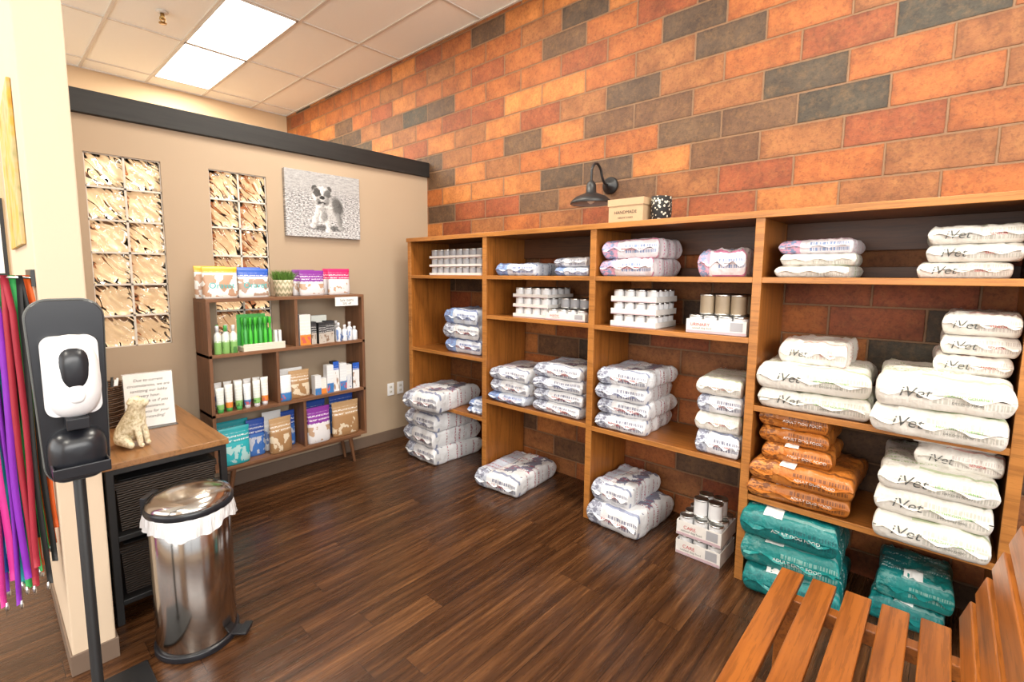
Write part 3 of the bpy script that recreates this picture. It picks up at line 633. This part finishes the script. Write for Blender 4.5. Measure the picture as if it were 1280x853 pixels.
m.box(-.108,.108,-.002,.002,.006,.29,'inkwhite'); 
g=G("acrylic"); M['acry']=g.bsdf((.9,.92,.92),.05,0,**{'Transmission_Weight':.9,'IOR':1.3}); m.box(-.112,.112,.003,.006,0,.295,'acry')
for i,s in enumerate(["Due to current","circumstances, we are","sanitizing our lobby","every hour.","Please ask us if you","need assistance.","Thank you for your","understanding!"]): text_on(m,s,.021,(0,-.0032,.255-i*.028),(1,0,0),(0,0,1),'inkblk',.2)
m.M=Matrix.Translation((.60,3.03,.75)); m.box(-.112,.112,-.04,.05,0,.004,'acry'); m.build()
m=MB("wicker_basket"); pr=[]; bxx,byy=.43,3.24
for i in range(30): zz=i/29*.22; pr.append((.088+.022*zz/.22+.004*math.sin(i*1.9),zz))
m.lathe((bxx,byy,.75),pr+[(.106,.225),(.098,.22),(.09,.12)],'wicker',36)
for i in range(28): a=i/28*6.283; m.lathe((bxx+.107*math.cos(a),byy+.107*math.sin(a),.965),[(.0075,-.008),(.011,0),(.0075,.010)],'wicker',8)
for i in range(9): a=i*.7; m.tube([(bxx+.05*math.cos(a),byy+.05*math.sin(a),.86),(bxx+.07*math.cos(a),byy+.07*math.sin(a),1.0)],.006,'inkblk' if i%2 else 'white')
m.build()
def skin(name,verts,edges,radii,mat,loc,yaw,scale=1,root=0):
    me=bpy.data.meshes.new(name); me.from_pydata([Vector(v)*scale for v in verts],edges,[]); o=bpy.data.objects.new(name,me); scene.collection.objects.link(o)
    o.modifiers.new("Skin",'SKIN'); 
    for i,r in enumerate(radii): me.skin_vertices[0].data[i].radius=(r*scale,r*scale); me.skin_vertices[0].data[i].use_root=(i==root)
    s=o.modifiers.new("Sub",'SUBSURF'); s.levels=2; s.render_levels=2; me.materials.append(mat)
    o.location=loc; o.rotation_euler=(0,0,yaw); return o
g=G("figurine_resin"); o=g.obj(); v=g.noise(o,75,3,.6); M['resin']=g.bsdf(g.ramp(v,[(.35,(.52,.43,.24)),(.6,(.84,.77,.58))]),.5,0,bump=v,bstr=.5,bdist=.006)
V=[(0,.040,.050),(0,.018,.10),(0,-.008,.145),(0,-.020,.185),(0,-.028,.220),(0,-.060,.214),(0,-.078,.209),
   (.024,-.012,.232),(.036,-.008,.208),(-.024,-.012,.232),(-.036,-.008,.208),
   (.020,-.030,.10),(.022,-.042,.05),(.022,-.046,.013),(.022,-.062,.011),(-.020,-.030,.10),(-.022,-.042,.05),(-.022,-.046,.013),(-.022,-.062,.011),
   (.040,.030,.045),(.050,-.008,.03),(.052,-.035,.012),(-.040,.030,.045),(-.050,-.008,.03),(-.052,-.035,.012),(0,.08,.025),(.03,.10,.015)]
E=[(0,1),(1,2),(2,3),(3,4),(4,5),(5,6),(4,7),(7,8),(4,9),(9,10),(2,11),(11,12),(12,13),(13,14),(2,15),(15,16),(16,17),(17,18),(0,19),(19,20),(20,21),(0,22),(22,23),(23,24),(0,25),(25,26)]
R_=[.050,.050,.042,.030,.034,.020,.013,.010,.012,.010,.012,.018,.014,.012,.011,.018,.014,.012,.011,.034,.022,.012,.034,.022,.012,.014,.009]
skin("dog_figurine",V,E,R_,M['resin'],(.47,2.745,.751),.75,1.0)
# ------------------------------------------------------------------ step trash can
m=MB("step_trash_can"); c=(.558,2.25,0); r=.152
m.lathe(c,[(r+.006,0),(r+.008,.004),(r+.008,.025),(r,.03)],'blackpl',48)
m.lathe(c,[(r,.028),(r,.57),(r-.004,.575)],'steel',48)
m.lathe(c,[(r+.010,.60),(r+.013,.606),(r+.013,.622),(r+.008,.63)],'blackpl',48)
m.lathe(c,[(r+.008,.628),(r+.002,.645),(r-.03,.662),(r-.08,.672),(.01,.676)],'steel',48)
n=96;vs=[];fs=[]
for j,(rr,zz) in enumerate([(r-.004,.612),(r+.010,.605),(r+.013,.585),(r+.016,.56),(r+.018,.535)]):
    for i in range(n):
        a=2*math.pi*i/n; k=j/4; q=rr+k*.005*math.sin(a*23+j)+k*.004*math.sin(a*9); vs.append((c[0]+q*math.cos(a),c[1]+q*math.sin(a),zz-(k*.016*math.sin(a*3+1)+k*.008*math.sin(a*8))))
for j in range(4):
    for i in range(n): a=j*n+i;b_=j*n+(i+1)%n; fs.append((a,b_,b_+n,a+n))
m.add(vs,fs,'liner',True)
m.M=Matrix.Translation(c)@Matrix.Rotation(-.75,4,'Z'); m.box(r,r+.065,-.03,.03,.018,.028,'blackpl'); m.box(r+.03,r+.065,-.04,.04,.026,.034,'blackpl')
m.M=Matrix.Translation(c)@Matrix.Rotation(2.4,4,'Z'); m.box(r-.002,r+.022,-.045,.045,.57,.65,'blackpl')
m.M=Matrix.Identity(4); m.build(.002)
# ------------------------------------------------------------------ hand sanitizer stand
m=MB("hand_sanitizer_stand"); px,py=.190,1.99
m.M=Matrix.Translation((px,py,0))
m.box(-.17,.18,-.13,.25,0,.012,'black'); m.tube([(0,.03,.012),(0,.03,.96)],.0165,'black',20); m.lathe((0,.03,.012),[(.04,0),(.04,.008),(.02,.02)],'black',20)
def rr_prism(m,hw,z0,z1,y0,y1,rad,mat,taper=1.0):
    pts=[]
    for cx,cz,a0 in ((hw-rad,z1-rad,0),(-hw+rad,z1-rad,90),(-hw+rad,z0+rad,180),(hw-rad,z0+rad,270)):
        for k in range(9): a=math.radians(a0+k*90/8); pts.append((cx+rad*math.cos(a),cz+rad*math.sin(a)))
    pts=[(x*(taper+(1-taper)*(z-z0)/(z1-z0)),z) for x,z in pts]
    n=len(pts); vs=[(x,y0,z) for x,z in pts]+[(x,y1,z) for x,z in pts]
    m.add(vs,[tuple(range(n)),tuple(range(2*n-1,n-1,-1))]+[(i,i+n,(i+1)%n+n,(i+1)%n) for i in range(n)],mat)
rr_prism(m,.096,.905,1.485,.0,.016,.06,'blackpl',.82)
rr_prism(m,.100,.90,1.490,.009,.018,.063,'ink',.82)
def egg(m,cx,cz,hw,hh,y0,dp,mat,top=1.0,nexp=2.6,N=32,K=10):
    vs=[];fs=[]
    for k in range(K+1):
        ph=math.pi/2*k/K; s_=math.cos(ph)**.55 if k<K else 0.02; dd=math.sin(ph)
        for i in range(N):
            a=2*math.pi*i/N; c_,q=math.cos(a),math.sin(a)
            x=hw*math.copysign(abs(c_)**(2/nexp),c_)*s_; z=hh*math.copysign(abs(q)**(2/nexp),q)*s_; x*=1+(top-1)*(z/hh)
            vs.append((cx+x,y0-dp*dd,cz+z))
    for k in range(K):
        for i in range(N): a=k*N+i;b_=k*N+(i+1)%N; fs.append((a,b_,b_+N,a+N))
    fs.append(tuple(K*N+i for i in range(N))); m.add(vs,fs,mat,True)
rr_prism(m,.069,1.125,1.375,-.035,.0,.03,'white')
egg(m,0,1.250,.069,.130,-.03,.075,'white',.92)
egg(m,0,1.275,.046,.080,-.060,.050,'blackpl',1.05); egg(m,0,1.205,.022,.030,-.098,.012,'white')
m.box(-.028,.028,-.085,-.02,1.09,1.125,'blackpl')
egg(m,0,1.00,.074,.080,-.0,.075,'blackpl',1.0,3.0); m.box(-.070,.070,-.092,0,.945,.957,'blackpl'); m.box(-.070,.070,-.096,-.088,.945,.98,'blackpl'); m.box(-.070,-.064,-.092,0,.945,.98,'blackpl'); m.box(.064,.070,-.092,0,.945,.98,'blackpl')
m.M=Matrix.Identity(4); m.build(.003)
# ------------------------------------------------------------------ leashes
cols=[('l_purple',(.22,.02,.42)),('l_teal',(.0,.30,.33)),('l_green',(.04,.38,.09)),('l_red',(.35,.02,.04)),('l_black',(.01,.01,.01)),('l_orange',(.85,.13,.015)),('l_pink',(.55,.03,.25)),('l_blue',(.02,.10,.42))]
for n_,c_ in cols: col(n_,c_,.6)
m=MB("hanging_leashes")
seq=['l_purple','l_purple','l_blue','l_purple','l_pink','l_purple','l_teal','l_green','l_purple','l_teal','l_green','l_black','l_red','l_black','l_green','l_orange','l_black','l_orange','l_orange']
m.box(SL-.012,SL-.001,2.38,2.62,1.52,1.58,'black')
for i,cn in enumerate(seq):
    f=i/(len(seq)-1); y=2.39+.012*(i%4)+.04*(i%2); x=-.040+f*.172
    m.tube([(SL-.01,y,1.55),(x-.01,y,1.555)],.003,'canmetal',6)
    L_=random.uniform(1.0,1.22); top=1.56
    for leg in (0,1):
        pts=[]; dx=.005+.009*leg; ph=random.uniform(0,6)
        for k in range(26):
            q=k/25; pts.append((x+dx*min(1,q*8)*(1 if leg else -1)+.007*math.sin(q*7+ph)*q,y-.004*leg+.006*math.cos(q*5+ph)*q,top-L_*(q)*(1 if leg==0 else .93)))
        an=random.uniform(-.8,.8); m.ribbon(pts,(.020*math.cos(an),.020*math.sin(an),0),.0022,cn)
    m.lathe((x-.005,y,top-L_-.02),[(.004,0),(.006,.01),(.004,.03)],'canmetal',8)
m.build()
g=G("abstract_art"); o=g.obj(); nn=g.noise(o,7,3); M['art']=g.bsdf(g.ramp(nn,[(.3,(.50,.18,.02)),(.45,(.60,.34,.04)),(.55,(.50,.38,.18)),(.65,(.28,.28,.10))],'EASE'),.6)
m=MB("abstract_wall_art"); m.box(SL-.014,SL-.001,2.62,3.35,1.68,2.30,'art'); m.build(.003)
m=MB("framed_picture"); m.box(-.45,.25,FW-.03,FW-.001,1.53,2.28,'black'); m.box(-.42,.22,FW-.034,FW-.0295,1.56,2.25,'inkwhite'); m.build(.003)
# ------------------------------------------------------------------ bench
m=MB("slatted_wood_bench"); xa,xb=.80,2.085
for i in range(5):
    y1_=.39-i*.101; m.box(xa,xb,y1_-.074,y1_,.418,.442,'bench')
for i in range(5):
    z=.480+i*.094; y=-.118-.30*(z-.5); 
    m.M=Matrix.Translation((0,y,z))@Matrix.Rotation(.29,4,'X'); m.box(xa,xb,-.012,.012,-.0,.074,'bench')
m.M=Matrix.Identity(4)
for x in (xa+.12,xb-.16):
    m.box(x,x+.05,-.12,.38,.365,.418,'bench')
    m.box(x,x+.05,.31,.37,0,.37,'bench')
    m.M=Matrix.Translation((x,-.135,.0)); 
    m.add([(0,0,0),(.05,0,0),(.05,-.06,0),(0,-.06,0),(0,.005,.40),(.05,.005,.40),(.05,-.06,.40),(0,-.06,.40),(0,-.135,.93),(.05,-.135,.93),(.05,-.17,.93),(0,-.17,.93)],[(0,1,5,4),(1,2,6,5),(2,3,7,6),(3,0,4,7),(4,5,9,8),(5,6,10,9),(6,7,11,10),(7,4,8,11),(8,9,10,11),(3,2,1,0)],'bench'); m.M=Matrix.Identity(4)
m.build(.004)
# ------------------------------------------------------------------ lights
def area(name,loc,rot,sx,sy,pw,colr):
    l=bpy.data.lights.new(name,'AREA'); l.shape='RECTANGLE'; l.size=sx; l.size_y=sy; l.energy=pw; l.color=colr
    o=bpy.data.objects.new(name,l); o.location=loc; o.rotation_euler=rot; scene.collection.objects.link(o); return o
area("window_daylight",(-.6,-2.55,2.35),(math.radians(92),0,0),4.2,1.5,215,(1,.97,.92))
area("window_daylight",(-3.15,2.3,1.8),(0,math.radians(-90),0),2.2,6.2,125,(1,.96,.90))  # fill light added at the left wall to brighten floor, stub and ceiling
for x,y in trof: area("troffer_lamp",(x+TX/2,y+TY/2,CH-.02),(0,0,0),.5,1.05,56,(1,.92,.78))  # includes lamps for the added unseen panels
w=bpy.data.worlds.new("sky"); scene.world=w; w.use_nodes=True; w.node_tree.nodes["Background"].inputs[0].default_value=(.9,.95,1,1); w.node_tree.nodes["Background"].inputs[1].default_value=1.1
# ------------------------------------------------------------------ camera
f,cx,cy,p,yv,ro=607.835,606.844,409.312,.1095,.8095,.0031
F=Vector((math.sin(yv)*math.cos(p),math.cos(yv)*math.cos(p),-math.sin(p))); R=Vector((math.cos(yv),-math.sin(yv),0)); U=R.cross(F)
R2=R*math.cos(ro)+U*math.sin(ro); U2=-R*math.sin(ro)+U*math.cos(ro)
cd=bpy.data.cameras.new("camera"); co=bpy.data.objects.new("camera",cd); scene.collection.objects.link(co)
mw=Matrix((R2,U2,-F)).transposed().to_4x4(); mw.translation=(0,0,1.57); co.matrix_world=mw
cd.sensor_width=36; cd.lens=f*36/1280; cd.shift_x=(640-cx)/1280; cd.shift_y=(cy-426.5)/1280; cd.clip_start=.05
scene.camera=co
scene.view_settings.view_transform='Standard'
